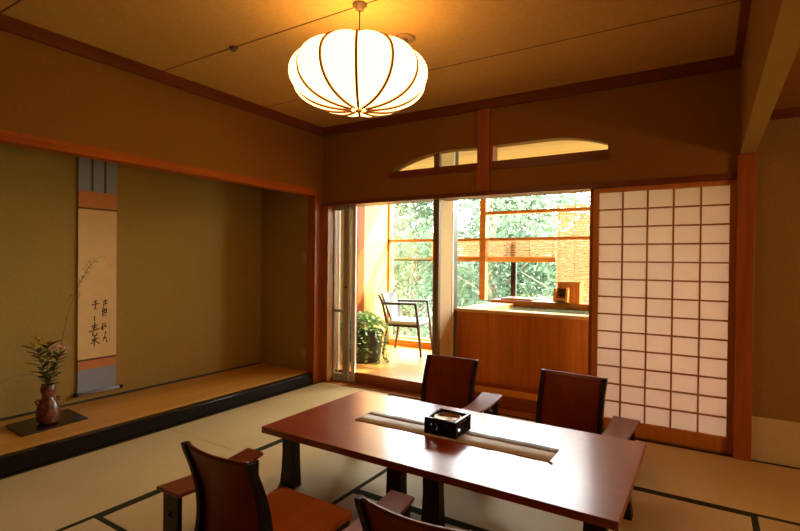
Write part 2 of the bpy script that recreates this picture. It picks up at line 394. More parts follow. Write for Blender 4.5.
# ------------------------------------------------------------------ veranda shell
VX0, VX1 = -3.87, .35
fl = MB(); n = 12
for i in range(n):
    a = YB+.165+(YW-YB-.165)*i/n; b = YB+.165+(YW-YB-.165)*(i+1)/n
    fl.box(-4.9, VX1, a+.001, b-.001, .0, ZD)
struct('floor_veranda', fl, M['deck'])
struct('wall_veranda_left', bx((VX0-.08, VX0, 5.27, YW+.08, ZD, 2.42)), M['pale_wood'])
struct('trim_25', bx((VX0-.04, VX0+.01, 5.12, 5.27, ZD, 2.42)), M['corner_post'])
struct('wall_veranda_far', bx((-4.95, -4.9, YB+.1, 5.3, ZD, 2.42), (-4.9, VX0-.1, 5.2, 5.25, ZD, 2.42), (-4.9, XL-.1, YB+.1, YB+.16, 0, 2.42)), M['cream'])
struct('wall_veranda_right', bx((VX1, VX1+.08, YB+.1, YW+.08, 0, 2.42)), M['pale_wood'])
struct('ceiling_veranda', bx((-4.95, VX1+.08, YB+.1, YW+.08, 2.42, 2.48)), M['pale_ceiling'])
# window frames
wt = 2.30
w = MB()
w.box(VX0, VX1, YW-.06, YW+.015, wt, 2.42)                       # head
w.box(VX0, VX1, YW-.06, YW+.015, 1.565, 1.60)                    # middle rail
w.box(-2.47, -2.39, YW-.07, YW+.015, .82, wt)                    # main mullion
w.box(-2.39, -.80, YW-.06, YW+.015, 1.895, 1.93)                 # upper rail on the right
w.box(-.84, -.76, YW-.06, YW+.015, .80, wt)
w.box(VX0, -2.15, YW-.06, YW+.015, ZD, ZD+.085)                  # sill board left
w.box(VX0, VX0+.03, YW-.06, YW+.015, ZD, wt)
w.box(-2.15, -.76, YW-.06, YW+.015, .0, .83); w.box(-.76, VX1, YW-.06, YW+.015, .0, ZD+.06)
wf = w.build('window_1', M['frame_wood']); wf['kind'] = 'structure'
s2 = MB()
s2.box(VX0+.03, -2.47, YW+.055, YW+.085, 1.325, 1.345); s2.box(VX0+.03, -2.47, YW+.055, YW+.085, ZD+.085, ZD+.115)
s2.build('sash_rail', M['pale_metal'], wf)
bx((VX0+.03, -2.47, YW+.055, YW+.085, 1.305, 1.322), (-2.10, -2.035, YW+.055, YW+.085, .83, 1.565)).build('sash_stile', M['dark_metal'], wf)
bx((VX0+.03, VX1, YW+.068, YW+.072, ZD+.08, wt)).build('glass_pane', M['glass'], wf)

# ------------------------------------------------------------------ bath
bt = thing('wooden_bathtub', 'built-in cypress bathtub with orange plank front panel below the window', 'bathtub', (-1.25, 5.1, ZD))
TX0, TX1, TY0 = -2.12, -.74, 4.45
def B(*a): return bx(*a)
def rel(mb, name, mat, par, bevel=0):
    l = par.location; mb.v = [(v[0]-l.x, v[1]-l.y, v[2]-l.z) for v in mb.v]; return mb.build(name, mat, par, bevel)
pn = MB(); xs = [TX0+i*.115 for i in range(13)]
for a in xs[:-1]: pn.box(a+.0008, min(a+.116, TX1)-.0008, TY0, TY0+.03, ZD, .805)
pn.v = [(v[0], v[1], v[2]) for v in pn.v]
rel(pn, 'front_panel', M['bath_panel'], bt)
rel(B((TX0-.012, TX1, TY0-.012, TY0+.16, .806, .838)), 'front_rim', M['pale_wood'], bt, .004)
rel(B((TX0, TX1, YW-.56, YW-.055, .806, .87)), 'back_rim', M['hinoki_x'], bt, .004)
rel(B((TX0-.012, TX0+.28, TY0+.16, YW-.56, .806, .838)), 'side_rim', M['pale_wood'], bt, .004)
rel(B((TX0, TX1, TY0+.03, TY0+.16, ZD, .80), (TX0, TX0+.26, TY0+.16, YW-.06, ZD, .80), (TX1-.05, TX1, TY0+.16, YW-.06, ZD, .80), (TX0, TX1, YW-.54, YW-.06, ZD, .80)), 'tub_wall', M['bath_panel'], bt)
rel(B((TX0+.26, TX1-.05, TY0+.16, YW-.54, .70, .808)), 'bath_water', M['water'], bt)
rel(B((TX0, TX1, TY0-.05, TY0-.0005, ZD, ZD+.03)), 'foot_rail', M['dark_rail'], bt)
sp = thing('water_spout', 'wooden box water spout on the back rim of the bathtub', 'spout', (-1.25, 5.42, .87)); sp.scale = (.85, .9, .95)
m = MB(); m.box(-.15, .12, -.04, .16, 0, .225); m.box(-.165, .135, -.055, .17, .225, .24); m.build('spout_box', M['spout'], sp, .003)
for x in (-.165, -.02):
    q = MB(); q.add([(x, -.20, .02), (x, -.04, .0), (x, -.04, .175), (x, -.15, .165), (x+.03, -.20, .02), (x+.03, -.04, .0), (x+.03, -.04, .175), (x+.03, -.15, .165)],
                    [(0, 1, 2, 3), (7, 6, 5, 4), (0, 4, 5, 1), (1, 5, 6, 2), (2, 6, 7, 3), (3, 7, 4, 0)])
    q.build('side_board', M['spout'], sp)
bx((-.135, -.02, -.19, -.04, .03, .05)).build('spout_tray', M['spout'], sp)
bx((-.13, -.025, -.047, -.038, .07, .16)).build('dark_opening_plate', M['dark_metal'], sp)  # dark plate; the shade of the opening is put into its colour
ws = MB()
ws.add([(-.12, -.192, .045), (-.03, -.192, .045), (-.035, -.235, -.06), (-.115, -.235, -.06), (-.12, -.188, .045), (-.03, -.188, .045), (-.035, -.230, -.06), (-.115, -.230, -.06)],
       [(0, 1, 2, 3), (7, 6, 5, 4), (0, 3, 7, 4), (1, 5, 6, 2)])
ws.build('falling_water', M['glass'], sp)
# cover board lying on the rim at the left
cb = tag(bx((-2.02, -1.66, 5.40, 5.72, .87, .89)).build('bath_cover_board', M['hinoki_x'], None, .003), 'small orange board lying on the tub rim at the left of the window', 'board')

# bamboo blinds
def blind(x0, x1, z0, z1, y, label, fold=False):
    t = thing('bamboo_blind', label, 'blind', ((x0+x1)/2, y, z0), 0, 'bamboo blinds at the veranda window')
    m = MB(); z = z0; h = (x1-x0)/2; k = 0
    while z < z1:
        m.box(-h, h, -.002, .002, z-z0, z-z0+.023); z += .030; k += 1
    sl_ = m.build('slats', M['sudare'], t)
    if fold:
        q = MB()
        for i in range(5): q.tube([(-h, -.004-.004*(i % 2), .008+i*.012), (h, -.004-.004*(i % 2), .008+i*.012)], .0085, 6)
        q.build('rolled_bottom', M['sudare_dark'], t)
    nn = max(2, int((x1-x0)/.25))
    for i in range(nn+1):
        x = -h+.03+(2*h-.06)*i/nn; bx((x-.0015, x+.0015, -.0045, -.0025, 0, z1-z0)).build('binding_cord', M['cord'], sl_)
blind(-3.22, -2.475, 1.30, 1.585, YW+.035, 'short bamboo blind rolled up left of the window mullion', True)
blind(-2.465, -1.545, 1.30, 1.585, YW+.035, 'short bamboo blind rolled up right of the window mullion', True)
blind(-1.535, -1.12, .84, 1.98, YW+.035, 'long bamboo blind lowered behind the wooden spout')
blind(-1.115, -.85, .84, 1.58, YW+.033, 'long bamboo blind beside the paper screen, darker orange', False)

# ------------------------------------------------------------------ ceiling lamp
LX, LY, LZ = -1.635, 2.166, 2.302
lamp = thing('pendant_lamp', 'round white ribbed paper pendant lamp glowing under the ceiling', 'lamp', (LX, LY, LZ))
RA, RB_, NR = .378, .178, 12
ang0 = math.atan2(-LY, -LX) + R(-2.5)
def prof(t):   # t 0 bottom .. 1 top ; returns r,z
    a = -PI/2 + PI*(.02+.86*t); e = .80
    c, s = math.cos(a), math.sin(a)
    return RA*abs(c)**e, RB_*math.copysign(abs(s)**.95, s)
sm = MB(); nv = 28; ns = NR*8; rs = []
for i in range(nv+1):
    r, z = prof(i/nv); ring = []
    for j in range(ns):
        ph = 2*PI*j/ns; g = abs(math.sin(ph*NR/2))
        k = 1 - .085*(1-g**.75); zz = z*(1-.02*(1-g))
        ring.append((r*k*math.cos(ph+ang0), r*k*math.sin(ph+ang0), zz))
    rs.append(ring)
sm.rings(rs, None, cap=False)
sm.build('lamp_shade', M['lamp_paper'], lamp)
for j in range(NR):
    ph = 2*PI*j/NR + ang0; q = MB(); pts = []
    for i in range(25):
        r, z = prof(i/24); pts.append(((r*.915+.006)*math.cos(ph), (r*.915+.006)*math.sin(ph), z*.98 - .005*(-z/RB_)))
    q.tube(pts, .0078, 8); q.build('rib', M['rib'], lamp)
q = MB(); q.lathe([(.001, -.012), (.012, -.010), (.020, 0), (.012, .008), (.001, .01)], 16, (0, 0, -RB_-.004)); q.build('bottom_cap', M['rib'], lamp)
q = MB(); q.tube([(0, 0, .12), (0, 0, ZC-LZ-.03)], .0035, 8); q.build('cord', M['cord'], lamp)
q = MB(); q.lathe([(.001, 0), (.038, 0), (.04, -.008), (.024, -.014), (.022, -.034), (.001, -.036)][::-1], 24, (0, 0, ZC-LZ)); q.build('ceiling_rose', M['sensor'], lamp)
# ceiling fittings
s = thing('smoke_detector', 'round cream ceiling fitting just behind the paper lamp', 'detector', (-1.638, 2.643, ZC))
q = MB(); q.lathe([(.001, -.012), (.052, -.012), (.066, -.004), (.066, 0), (.001, 0)], 32); q.build('detector_ring', M['ring'], s)
q = MB(); q.lathe([(.001, -.018), (.02, -.017), (.022, -.012), (.001, -.012)], 20); q.build('detector_center', M['sensor'], s)
s = thing('ceiling_sensor', 'tiny dark ceiling sensor on the seam left of the lamp', 'sensor', (-2.682, 2.18, ZC))
q = MB(); q.lathe([(.001, -.03), (.012, -.028), (.018, -.016), (.018, 0), (.001, 0)], 16); q.build('sensor_body', M['sensor'], s)
q = MB(); q.lathe([(.001, -.006), (.027, -.005), (.028, 0), (.001, 0)], 20); q.build('sensor_base', M['cord'], s)

# wall plates on the alcove side wall
for z, l in ((.292, 'small beige socket plate low on the alcove side wall'), (1.322, 'small beige switch plate high on the alcove side wall')):
    t = thing('wall_plate', l, 'wall plate', (-3.665, YS, z))
    bx((-.028, .028, -.006, 0, -.05, .05)).build('plate', M['plate'], t, .002)
    bx((-.010, .010, -.009, -.006, -.02, .02)).build('switch_insert', M['plate'], t, .001)

# ------------------------------------------------------------------ table
TZ = .355
def table(x0, x1, label, thick=.035):
    cx, cy = (x0+x1)/2, (1.945+2.885)/2
    t = thing('low_table', label, 'table', (cx, cy, 0), 0, 'pair of low tables pushed together')
    hx, hy = (x1-x0)/2-.0003, .47
    bx((-hx, hx, -hy, hy, TZ-thick, TZ)).build('tabletop', M['table'], t, .0015)
    bx((-hx+.06, hx-.06, -hy+.10, -hy+.12, TZ-.075, TZ-thick), (-hx+.06, hx-.06, hy-.12, hy-.10, TZ-.075, TZ-thick),
       (-hx+.08, -hx+.10, -hy+.1, hy-.1, TZ-.075, TZ-thick), (hx-.10, hx-.08, -hy+.1, hy-.1, TZ-.075, TZ-thick)).build('apron', M['black_wood'], t)
    for sx in (-1, 1):
        for sy in (-1, 1):
            m = MB(); rs = []
            xi, xo = hx-.06, hx-.06
            for i in range(9):
                k = i/8; z = k*(TZ-thick)
                w = .040 + .014*(1-k)**2.5 + .003*k; d = .028+.006*(1-k)**2
                sh_ = .004*math.sin(k*PI)
                cxx = sx*(hx-.10)-sx*sh_; cyy = sy*(hy-.13)
                rs.append([(cxx-w, cyy-d, z), (cxx+w, cyy-d, z), (cxx+w, cyy+d, z), (cxx-w, cyy+d, z)])
            m.rings(rs, smooth=False); m.build('leg', M['black_wood'], t, .003)
    return t
table(-2.135, -1.205, 'red-brown lacquered low table nearer the alcove, joined edge to edge with its twin')
table(-1.205, -.267, 'red-brown lacquered low table nearer the paper screen, glaring white with window reflections')
TTZ = TZ+.0005
r = thing('table_runner', 'narrow grey woven runner laid along the middle of the table', 'table runner', (-1.2, 2.44, TTZ))
def runner(y0a, y0b, mat, z0):
    m = MB(); n = 40
    top = []; xs = [-.565+1.135*i/n for i in range(n+1)]
    vs = []; fs = []
    for i, x in enumerate(xs):
        k = i/n; s = .018*k-.012
        dz = .0015*math.sin(x*31)+.001*math.sin(x*77)
        a, b = y0a+s+.002*math.sin(x*23), y0b+s+.003*math.sin(x*17+1)
        for y, z in ((a, 0.0), (b, 0.0), (b, .0035+dz*.5+z0), (a, .0035+dz*.5+z0)): vs.append((x, y, z))
    for i in range(n):
        o = i*4
        for j in range(4): fs.append((o+j, o+(j+1) % 4, o+4+(j+1) % 4, o+4+j))
    fs += [(0, 1, 2, 3), (n*4+3, n*4+2, n*4+1, n*4)]
    m.add(vs, fs, mat, True); return m
runner(-.098, .03, M['runner_l'], 0).build('light_band', M['runner_l'], r)
runner(.025, .085, M['runner_d'], .001).build('dark_band', M['runner_d'], r)
q = MB(); q.tube([(.565, -.092, .003), (.58, -.102, .003), (.592, -.106, .004)], [.002, .005, .003], 6); q.build('tassel', M['cord'], r)

# ash box: open black frame with a bronze bowl
BXc = (-1.215, 2.452, TTZ+.0055)
b = thing('tobacco_box', 'small black open-sided box with a bronze bowl standing on the table runner', 'box', BXc)
hw, hh = .088, .088
m = MB()
for sx in (-1, 1):
    for sy in (-1, 1): m.box(sx*hw-.0085, sx*hw+.0085, sy*hw-.0085, sy*hw+.0085, 0, hh)
for z in (0, hh-.014):
    m.box(-hw, hw, -hw-.007, -hw+.007, z, z+.014); m.box(-hw, hw, hw-.007, hw+.007, z, z+.014)
    m.box(-hw-.007, -hw+.007, -hw, hw, z, z+.014); m.box(hw-.007, hw+.007, -hw, hw, z, z+.014)
m.box(-hw, hw, -hw, hw, 0, .008)
m.build('box_frame', M['lacquer'], b, .002)
def pierced(n=24):   # side board with two round openings, in XZ plane
    m = MB(); W, H0, H1 = hw-.008, .014, hh-.014
    for c in (-.038, .038):
        x0, x1 = (c-.042, c+.042); rr = .024; zc = (H0+H1)/2
        outer = []; inner = []
        for i in range(n):
            a = 2*PI*i/n; ca, sa = math.cos(a), math.sin(a)
            t = min((W/2)/abs(ca) if abs(ca) > 1e-6 else 9, ((H1-H0)/2)/abs(sa) if abs(sa) > 1e-6 else 9)
            outer.append((c+ca*t, zc+sa*t)); inner.append((c+ca*rr, zc+sa*rr*.9))
        for y in (-.003, .003):
            vs = [(p[0], y, p[1]) for p in outer+inner]
            m.add(vs, [(i, (i+1) % n, n+(i+1) % n, n+i) for i in range(n)])
        m.add([(p[0], y, p[1]) for y in (-.003, .003) for p in inner], [(i, (i+1) % n, n+(i+1) % n, n+i) for i in range(n)])
    return m
for k, (lx, ly, rz) in enumerate(((0, -hw, 0), (0, hw, 0), (-hw, 0, PI/2), (hw, 0, PI/2))):
    o = pierced().build('side_board', M['lacquer'], b); o.location = (lx, ly, 0); o.rotation_euler = (0, 0, rz)
q = MB(); q.lathe([(.001, .009), (.045, .009), (.070, .035), (.077, .070), (.077, .078), (.072, .080), (.066, .072), (.03, .066), (.001, .064)], 40)
q.build('bronze_bowl', M['bowl'], b)

# ------------------------------------------------------------------ low chairs
def make_chair(label):
    t = thing('low_armchair', label, 'chair', (0, 0, 0), 0, 'legless armchairs round the low table')
    # seat: orange board on a dark base, rounded front corners
    def seatpoly(hx, y0, y1, r, z0, z1):
        pts = [(-hx, y0), (hx, y0)]
        for i in range(7): a = i/6*PI/2; pts.append((hx-r+r*math.cos(a), y1-r+r*math.sin(a)))
        for i in range(7): a = PI/2+i/6*PI/2; pts.append((-hx+r+r*math.cos(a), y1-r+r*math.sin(a)))
        m = MB(); m.rings([[(x, y, z0) for x, y in pts], [(x, y, z1) for x, y in pts]], smooth=False); return m
    seatpoly(.236, -.26, .28, .03, .070, .098).build('seat', M['chair_seat'], t, .004)
    bx((-.225, -.195, -.25, .26, 0, .070), (.195, .225, -.25, .26, 0, .070), (-.195, .195, -.25, -.22, .03, .070), (-.195, .195, .22, .25, .03, .07)).build('base_frame', M['black_wood'], t, .003)
    # backrest profile: y as a function of z
    def by(z):
        P = [(.06, -.252), (.14, -.237), (.22, -.233), (.32, -.248), (.42, -.281), (.525, -.328)]
        for (a, ya), (b_, yb) in zip(P, P[1:]):
            if z <= b_:
                k = (z-a)/(b_-a); return ya+(yb-ya)*k
        return P[-1][1]
    def bys(z): return (by(max(.06, z-.03))+by(z)+by(min(.525, z+.03)))/3
    def hw_(z): return .190 - .005*math.sin((z-.06)/.5*PI)
    nz, nx = 18, 14
    m = MB(); front = []; back = []
    for i in range(nz+1):
        z = .065+(.527-.065)*i/nz; rf = []; rb = []
        for j in range(nx+1):
            u = -1+2*j/nx; x = u*hw_(z); dy = -.026*(1-u*u)*(.45+.55*i/nz); zt = z - (0 if i < nz else .004*(1-u*u))
            rf.append((x, bys(z)+dy+.007, zt)); rb.append((x, bys(z)+dy-.007, zt))
        front.append(rf); back.append(rb)
    V = [p for r_ in front for p in r_]+[p for r_ in back for p in r_]; N = nx+1; o = N*(nz+1); F = []
    for i in range(nz):
        for j in range(nx):
            a = i*N+j; F.append((a, a+1, a+N+1, a+N)); F.append((o+a, o+a+N, o+a+N+1, o+a+1))
    for j in range(nx): F.append((j, o+j, o+j+1, j+1)); a = nz*N+j; F.append((a, a+1, o+a+1, o+a))
    for i in range(nz): a = i*N; F.append((a, a+N, o+a+N, o+a)); a = i*N+nx; F.append((a, o+a, o+a+N, a+N))
    m.add(V, F, None, True); m.build('backrest', M['chair_red'], t)
    for s_ in (-1, 1):
        q = MB(); rs = []
        for i in range(nz+1):
            z = .0+(.5275)*i/nz; zz = max(.06, z); d = .017+.020*(1-i/nz); x = s_*(hw_(max(.065, z))+.008)
            y = bys(zz)
            rs.append([(x-.013, y-d*1.1, z), (x+.013, y-d*1.1, z), (x+.013, y+d*.8, z), (x-.013, y+d*.8, z)])
        q.rings(rs, smooth=False); q.build('back_stile', M['black_wood'], t, .003)
        if s_ > 0: continue      # the armrest stands on the sitter's left only
        # arm top, gently dished
        q = MB(); rs = []
        for i in range(13):
            k = i/12; y = -.33+.52*k; z = .264+.028*(1-k)**2.0+.034*k*k
            xi, xo = s_*(.245+.045*k), s_*(.400+.010*k)
            rs.append([(xi, y, z-.018), (xo, y, z-.018), (xo, y, z), (xi, y, z)])
        q.rings(rs, smooth=False); q.build('armrest', M['chair_arm'], t, .004)
        # two black support boards with a gourd-shaped cutout
        for yy, zt in ((-.30, .268), (.155, .262)):
            q = MB(); n = 20; xc = s_*(.325 if yy < 0 else .35); W = .052; zc = .178; th = .011
            out = []; inn = []
            for i in range(n):
                a = 2*PI*i/n; ca, sa = math.cos(a), math.sin(a)
                zz0, zz1 = zc-.05, zc+.05
                tt = min(W/abs(ca) if abs(ca) > 1e-6 else 9, .05/abs(sa) if abs(sa) > 1e-6 else 9)
                rr = .013+.005*math.cos(3*(a-PI/2))
                out.append((xc+ca*tt, zc+sa*tt)); inn.append((xc+ca*rr*1.15, zc+sa*rr))
            for y in (yy-th, yy+th):
                q.add([(p[0], y, p[1]) for p in out+inn], [(i, (i+1) % n, n+(i+1) % n, n+i) for i in range(n)])
            q.add([(p[0], y, p[1]) for y in (yy-th, yy+th) for p in inn], [(i, (i+1) % n, n+(i+1) % n, n+i) for i in range(n)])
            q.add([(xc+s*W, y, z) for s in (-1, 1) for y in (yy-th, yy+th) for z in (zc-.05, zc+.05)], [(0, 1, 3, 2), (4, 6, 7, 5)])
            q.box(xc-W, xc+W, yy-th, yy+th, 0, zc-.05); q.box(xc-W, xc+W, yy-th, yy+th, zc+.05, zt)
            q.build('arm_support', M['black_wood'], t)
        for y_ in (-.295, .155): bx((-.30, -.225, y_, y_+.02, .02, .06)).build('side_rail', M['black_wood'], t)
    return t
ch = make_chair('near armchair with its orange seat showing, close to the alcove')
ch.location = (-1.662, 1.604, 0); ch.rotation_euler = (0, 0, 0)
c2 = copy_tree(ch); c2.location = (-.760, 1.620, 0); c2['label'] = 'near armchair right of the one with the visible orange seat'
c3 = copy_tree(ch); c3.location = (-1.722, 3.215, 0); c3.rotation_euler = (0, 0, R(181)); c3.scale = (1.05, 1.03, 1.02); c3['label'] = 'reddish brown armchair across the table, standing before the veranda step and bath panel'
c4 = copy_tree(ch); c4.location = (-.818, 3.20, 0); c4.rotation_euler = (0, 0, R(174.5)); c4.scale = (1.07, 1.0, 1.01); c4['label'] = 'reddish brown armchair across the table, standing in front of the white paper screen'

# ------------------------------------------------------------------ alcove: scroll, vase, flowers
X0 = XA+.012
sc = thing('hanging_scroll', 'tall hanging scroll with black brush calligraphy and grey blue silk ends on the alcove wall', 'scroll', (X0, 2.143, .19))
def sb(name, y0, y1, z0, z1, mat, t=.004, xo=0, par=None):
    m = bx((xo, xo+t, y0-2.143, y1-2.143, z0-.19, z1-.19)); return m.build(name, mat, par or sc)
ya, yb = 1.990, 2.294
sb('upper_silk', ya, yb, 1.845, 2.40, M['silver_blue'])
sb('upper_band', ya, yb, 1.712, 1.845, M['scroll_orange'])
sb('upper_edge_strip', ya, yb, 1.697, 1.712, M['scroll_edge'], .0045)
sb('paper', ya, yb, .470, 1.697, M['scroll_paper'])
sb('lower_edge_strip', ya, yb, .455, .470, M['scroll_edge'], .0045)
sb('lower_band', ya, yb, .385, .455, M['scroll_orange'])
sb('lower_silk', ya, yb, .200, .385, M['silver_blue'])
for y in (2.095, 2.198): sb('hanging_strip', y-.008, y+.008, 1.845, 2.40, M['scroll_edge'], .002, .005)
q = MB(); q.tube([(.012, -.165, 0), (.012, .18, 0)], .013, 12); rod = q.build('scroll_rod', M['silver_blue'], sc)
for a, b_ in ((-.185, -.160), (.175, .20)): q = MB(); q.tube([(.012, a, 0), (.012, b_, 0)], .016, 12); q.build('rod_end', M['black_wood'], rod)
strokes = [
 [(108, 250), (118, 247), (130, 240)], [(120, 236), (119, 262)], [(107, 262), (118, 259), (131, 256)], [(112, 268), (111, 276)],
 [(110, 278), (105, 300)], [(108, 290), (108, 320)], [(115, 286), (126, 281), (126, 302)], [(116, 286), (115, 304), (125, 300)], [(117, 312), (124, 318)],
 [(108, 352), (106, 366), (103, 386)], [(98, 376), (108, 372), (120, 364)], [(117, 352), (122, 362), (124, 372)], [(112, 378), (104, 386)],
 [(124, 392), (119, 410), (110, 438)], [(116, 420), (126, 426), (129, 444), (124, 440)],
 [(76, 243), (70, 250), (60, 255)], [(55, 268), (70, 264), (90, 258)], [(73, 250), (72, 270), (68, 292)], [(80, 284), (78, 290)],
 [(70, 320), (67, 330), (68, 345)],
 [(55, 370), (70, 366), (82, 360)], [(40, 396), (60, 390), (92, 378)], [(70, 350), (66, 372), (64, 396)], [(58, 378), (78, 372)], [(60, 398), (60, 416), (78, 412), (80, 398)],
 [(70, 412), (68, 440), (66, 468)], [(54, 436), (70, 430), (90, 424)], [(68, 436), (60, 446), (50, 454)], [(70, 434), (80, 444), (95, 452)],
]
small = [[(141, 356), (143, 362)], [(139, 368), (145, 372)], [(142, 376), (140, 384)], [(139, 390), (145, 394)], [(142, 398), (143, 408)], [(139, 414), (145, 416)], [(141, 422), (143, 434)]]
# pixel of the crop -> position on the scroll (metres)
def cal(px, py):
    X = 80+px/4.827; Y = 250+py/4.827
    y = 1.990+(X-78)/(116.5-78)*.304; z = .963-(Y-298.5)*(.963-.581)/(344-298.5)-(X-98)*.0011
    return y-2.143, z-.19
q = MB()
def ribbon(st, w):
    P_ = [Vector(cal(*p)) for p in st]; pts = []
    for i in range(len(P_)-1):
        for k in range(5): pts.append(P_[i].lerp(P_[i+1], k/5))
    pts.append(P_[-1]); L = []
    for i, p in enumerate(pts):
        d = (pts[min(i+1, len(pts)-1)]-pts[max(i-1, 0)]).normalized(); nrm = Vector((-d.y, d.x)); k = i/(len(pts)-1)
        ww = w*(.55+.55*abs(math.cos(k*PI*1.1)))*(1 if k < .85 else .6); L.append((p+nrm*ww, p-nrm*ww))
    vs = [(.0058, a.x, a.y) for ab in L for a in ab]
    q.add(vs, [(2*i, 2*i+1, 2*i+3, 2*i+2) for i in range(len(pts)-1)])
for s_ in strokes[:15]: ribbon(s_, .0048)
q.build('calligraphy_column', M['ink'], sc); q = MB()
for s_ in strokes[15:]: ribbon(s_, .0048)
q.build('calligraphy_column', M['ink'], sc); q = MB()
for s_ in small: ribbon(s_, .0016)
q.build('signature', M['ink'], sc)

bd = MB(); bd.add([(-4.14, 1.444, ZD), (-3.815, 1.423, ZD), (-3.853, 1.848, ZD), (-4.20, 1.87, ZD), (-4.14, 1.444, ZD+.014), (-3.815, 1.423, ZD+.014), (-3.853, 1.848, ZD+.014), (-4.20, 1.87, ZD+.014)],
    [(0, 1, 2, 3), (4, 5, 6, 7), (0, 1, 5, 4), (1, 2, 6, 5), (2, 3, 7, 6), (3, 0, 4, 7)])
tag(bd.build('display_board', M['board'], None, .003), 'thin black lacquered board lying on the alcove floor under the vase', 'board')
VZ = ZD+.0145; VC = (-3.955, 1.632, VZ)
v = thing('flower_vase', 'mottled reddish brown ceramic vase with two small lugs on the black board', 'vase', VC)
vp = [(.001, 0), (.048, 0), (.062, .012), (.071, .05), (.072, .09), (.066, .125), (.050, .155), (.040, .172), (.036, .190), (.038, .205), (.046, .222), (.046, .250), (.040, .262), (.042, .274), (.034, .274), (.030, .25), (.030, .18), (.001, .16)]
q = MB(); q.lathe(vp, 36); q.build('vase_body', M['vase'], v)
for s_ in (-1, 1):
    q = MB(); q.tube([(0, s_*.040, .158), (0, s_*.066, .176), (0, s_*.078, .166), (0, s_*.070, .148), (0, s_*.052, .146)], .008, 8); q.build('handle', M['vase'], v)
random.seed(4)
def leafquad(m, p, d, L, w, up=Vector((0, 0, 1)), mat=None, fold=.15):
    d = d.normalized(); a = d.cross(up); a = a.normalized() if a.length > 1e-3 else Vector((1, 0, 0)); u = a.cross(d)
    pts = [p, p+d*L*.35+a*w*.5+u*fold*w, p+d*L*.75+a*w*.33, p+d*L-u*L*.12, p+d*L*.75-a*w*.33, p+d*L*.35-a*w*.5+u*fold*w, p+d*L*.4]
    m.add(pts, [(0, 1, 6), (1, 2, 6), (2, 3, 6), (3, 4, 6), (4, 5, 6), (5, 0, 6)], mat)
top = Vector(VC)+Vector((0, 0, .20))
def stem_thing(name, label, cat, pts, leaves, spread=.085, r=.003):
    t = thing(name, label, cat, tuple(top)); P_ = [Vector(p) for p in pts]
    q = MB(); q.tube(P_, r, 6); q.build('stem', M['stem'], t)
    if leaves:
        q = MB()
        for i in range(leaves):
            k = .16+.76*i/leaves; s = k*(len(P_)-1); j = min(int(s), len(P_)-2); p = P_[j].lerp(P_[j+1], s-j)
            a = i*2.4+random.random(); d = Vector((math.cos(a), math.sin(a), .35+.3*random.random()))
            leafquad(q, p, d, spread*random.uniform(.8, 1.3), .030)
        q.build('leaves', M['stem'], t)
    return t, P_
t, P_ = stem_thing('yellow_lily', 'yellow budding lily stem at the left of the vase arrangement', 'flower', [(0, 0, 0), (.0, -.02, .10), (0, -.035, .2), (.0, -.06, .29), (.01, -.075, .335)], 26)
for dy, dz, ry in ((-.085, .345, -.5), (-.055, .37, .2), (-.075, .395, -.1)):
    q = MB()
    for k in range(6):
        a = k*PI/3; leafquad(q, Vector((.01, dy, dz)), Vector((math.cos(a)*.5, math.sin(a)*.5+ry*.4, .8)), .05, .016)
    q.build('flower_bud', M['petal_y'], t)
t, P_ = stem_thing('yellow_flower', 'short yellow bloom rising in the middle of the vase arrangement', 'flower', [(0, 0, 0), (0, .0, .12), (-.01, -.005, .22), (-.01, .0, .32), (-.02, .01, .36)], 22)
q = MB()
for k in range(7): a = k*2*PI/7; leafquad(q, Vector((-.02, .01, .34)), Vector((math.cos(a)*.6, math.sin(a)*.6, .8)), .045, .014)
q.build('flower_head', M['petal_y'], t)
t, P_ = stem_thing('pink_flower', 'pale pink cluster bloom at the right of the vase arrangement', 'flower', [(0, 0, 0), (.0, .015, .10), (.01, .035, .18), (.01, .055, .25), (.02, .065, .28)], 20)
q = MB()
for i in range(90):
    a = random.random()*2*PI; e = random.random()**.5*.05; p = Vector((.02+e*math.cos(a), .068+e*math.sin(a), .305+.03*(1-(e/.05)**2)+random.uniform(-.012, .012)))
    leafquad(q, p, Vector((math.cos(a), math.sin(a), random.uniform(-.2, .9))), .020, .014)
q.build('flower_head', M['petal_p'], t)
def frond(label, pts, plume):
    t = thing('grass_frond', label, 'grass', tuple(top)); P_ = [Vector(p) for p in pts]
    S = []
    for i in range(len(P_)-1):
        for k in range(6):
            a0, a1, a2, a3 = P_[max(i-1, 0)], P_[i], P_[i+1], P_[min(i+2, len(P_)-1)]; u = k/6
            S.append(.5*((2*a1)+(a2-a0)*u+(2*a0-5*a1+4*a2-a3)*u*u+(3*a1-a0-3*a2+a3)*u**3))
    S.append(P_[-1]); q = MB(); q.tube(S, [.0022*(1-.6*i/len(S)) for i in range(len(S))], 5); q.build('stalk', M['grass'], t)
    if plume:
        q = MB()
        for i in range(60):
            s = S[int(len(S)*(.48+.3*i/60))]; leafquad(q, s, Vector((random.uniform(-.4, .4), random.uniform(-.4, .6), random.uniform(-.2, .6))), .04, .004)
        q.build('plume', M['grass'], t)
frond('tall dry grass frond arching up in front of the scroll', [(0, 0, 0), (-.02, .07, .20), (-.02, .11, .45), (-.02, .17, .67), (-.02, .26, .87), (-.02, .35, .975), (-.02, .41, .965)], True)
frond('thin dry grass blade arching left out of the vase', [(0, 0, 0), (-.02, -.03, .10), (-.02, -.08, .15), (-.02, -.18, .165), (-.02, -.31, .12), (-.02, -.36, .09)], False)

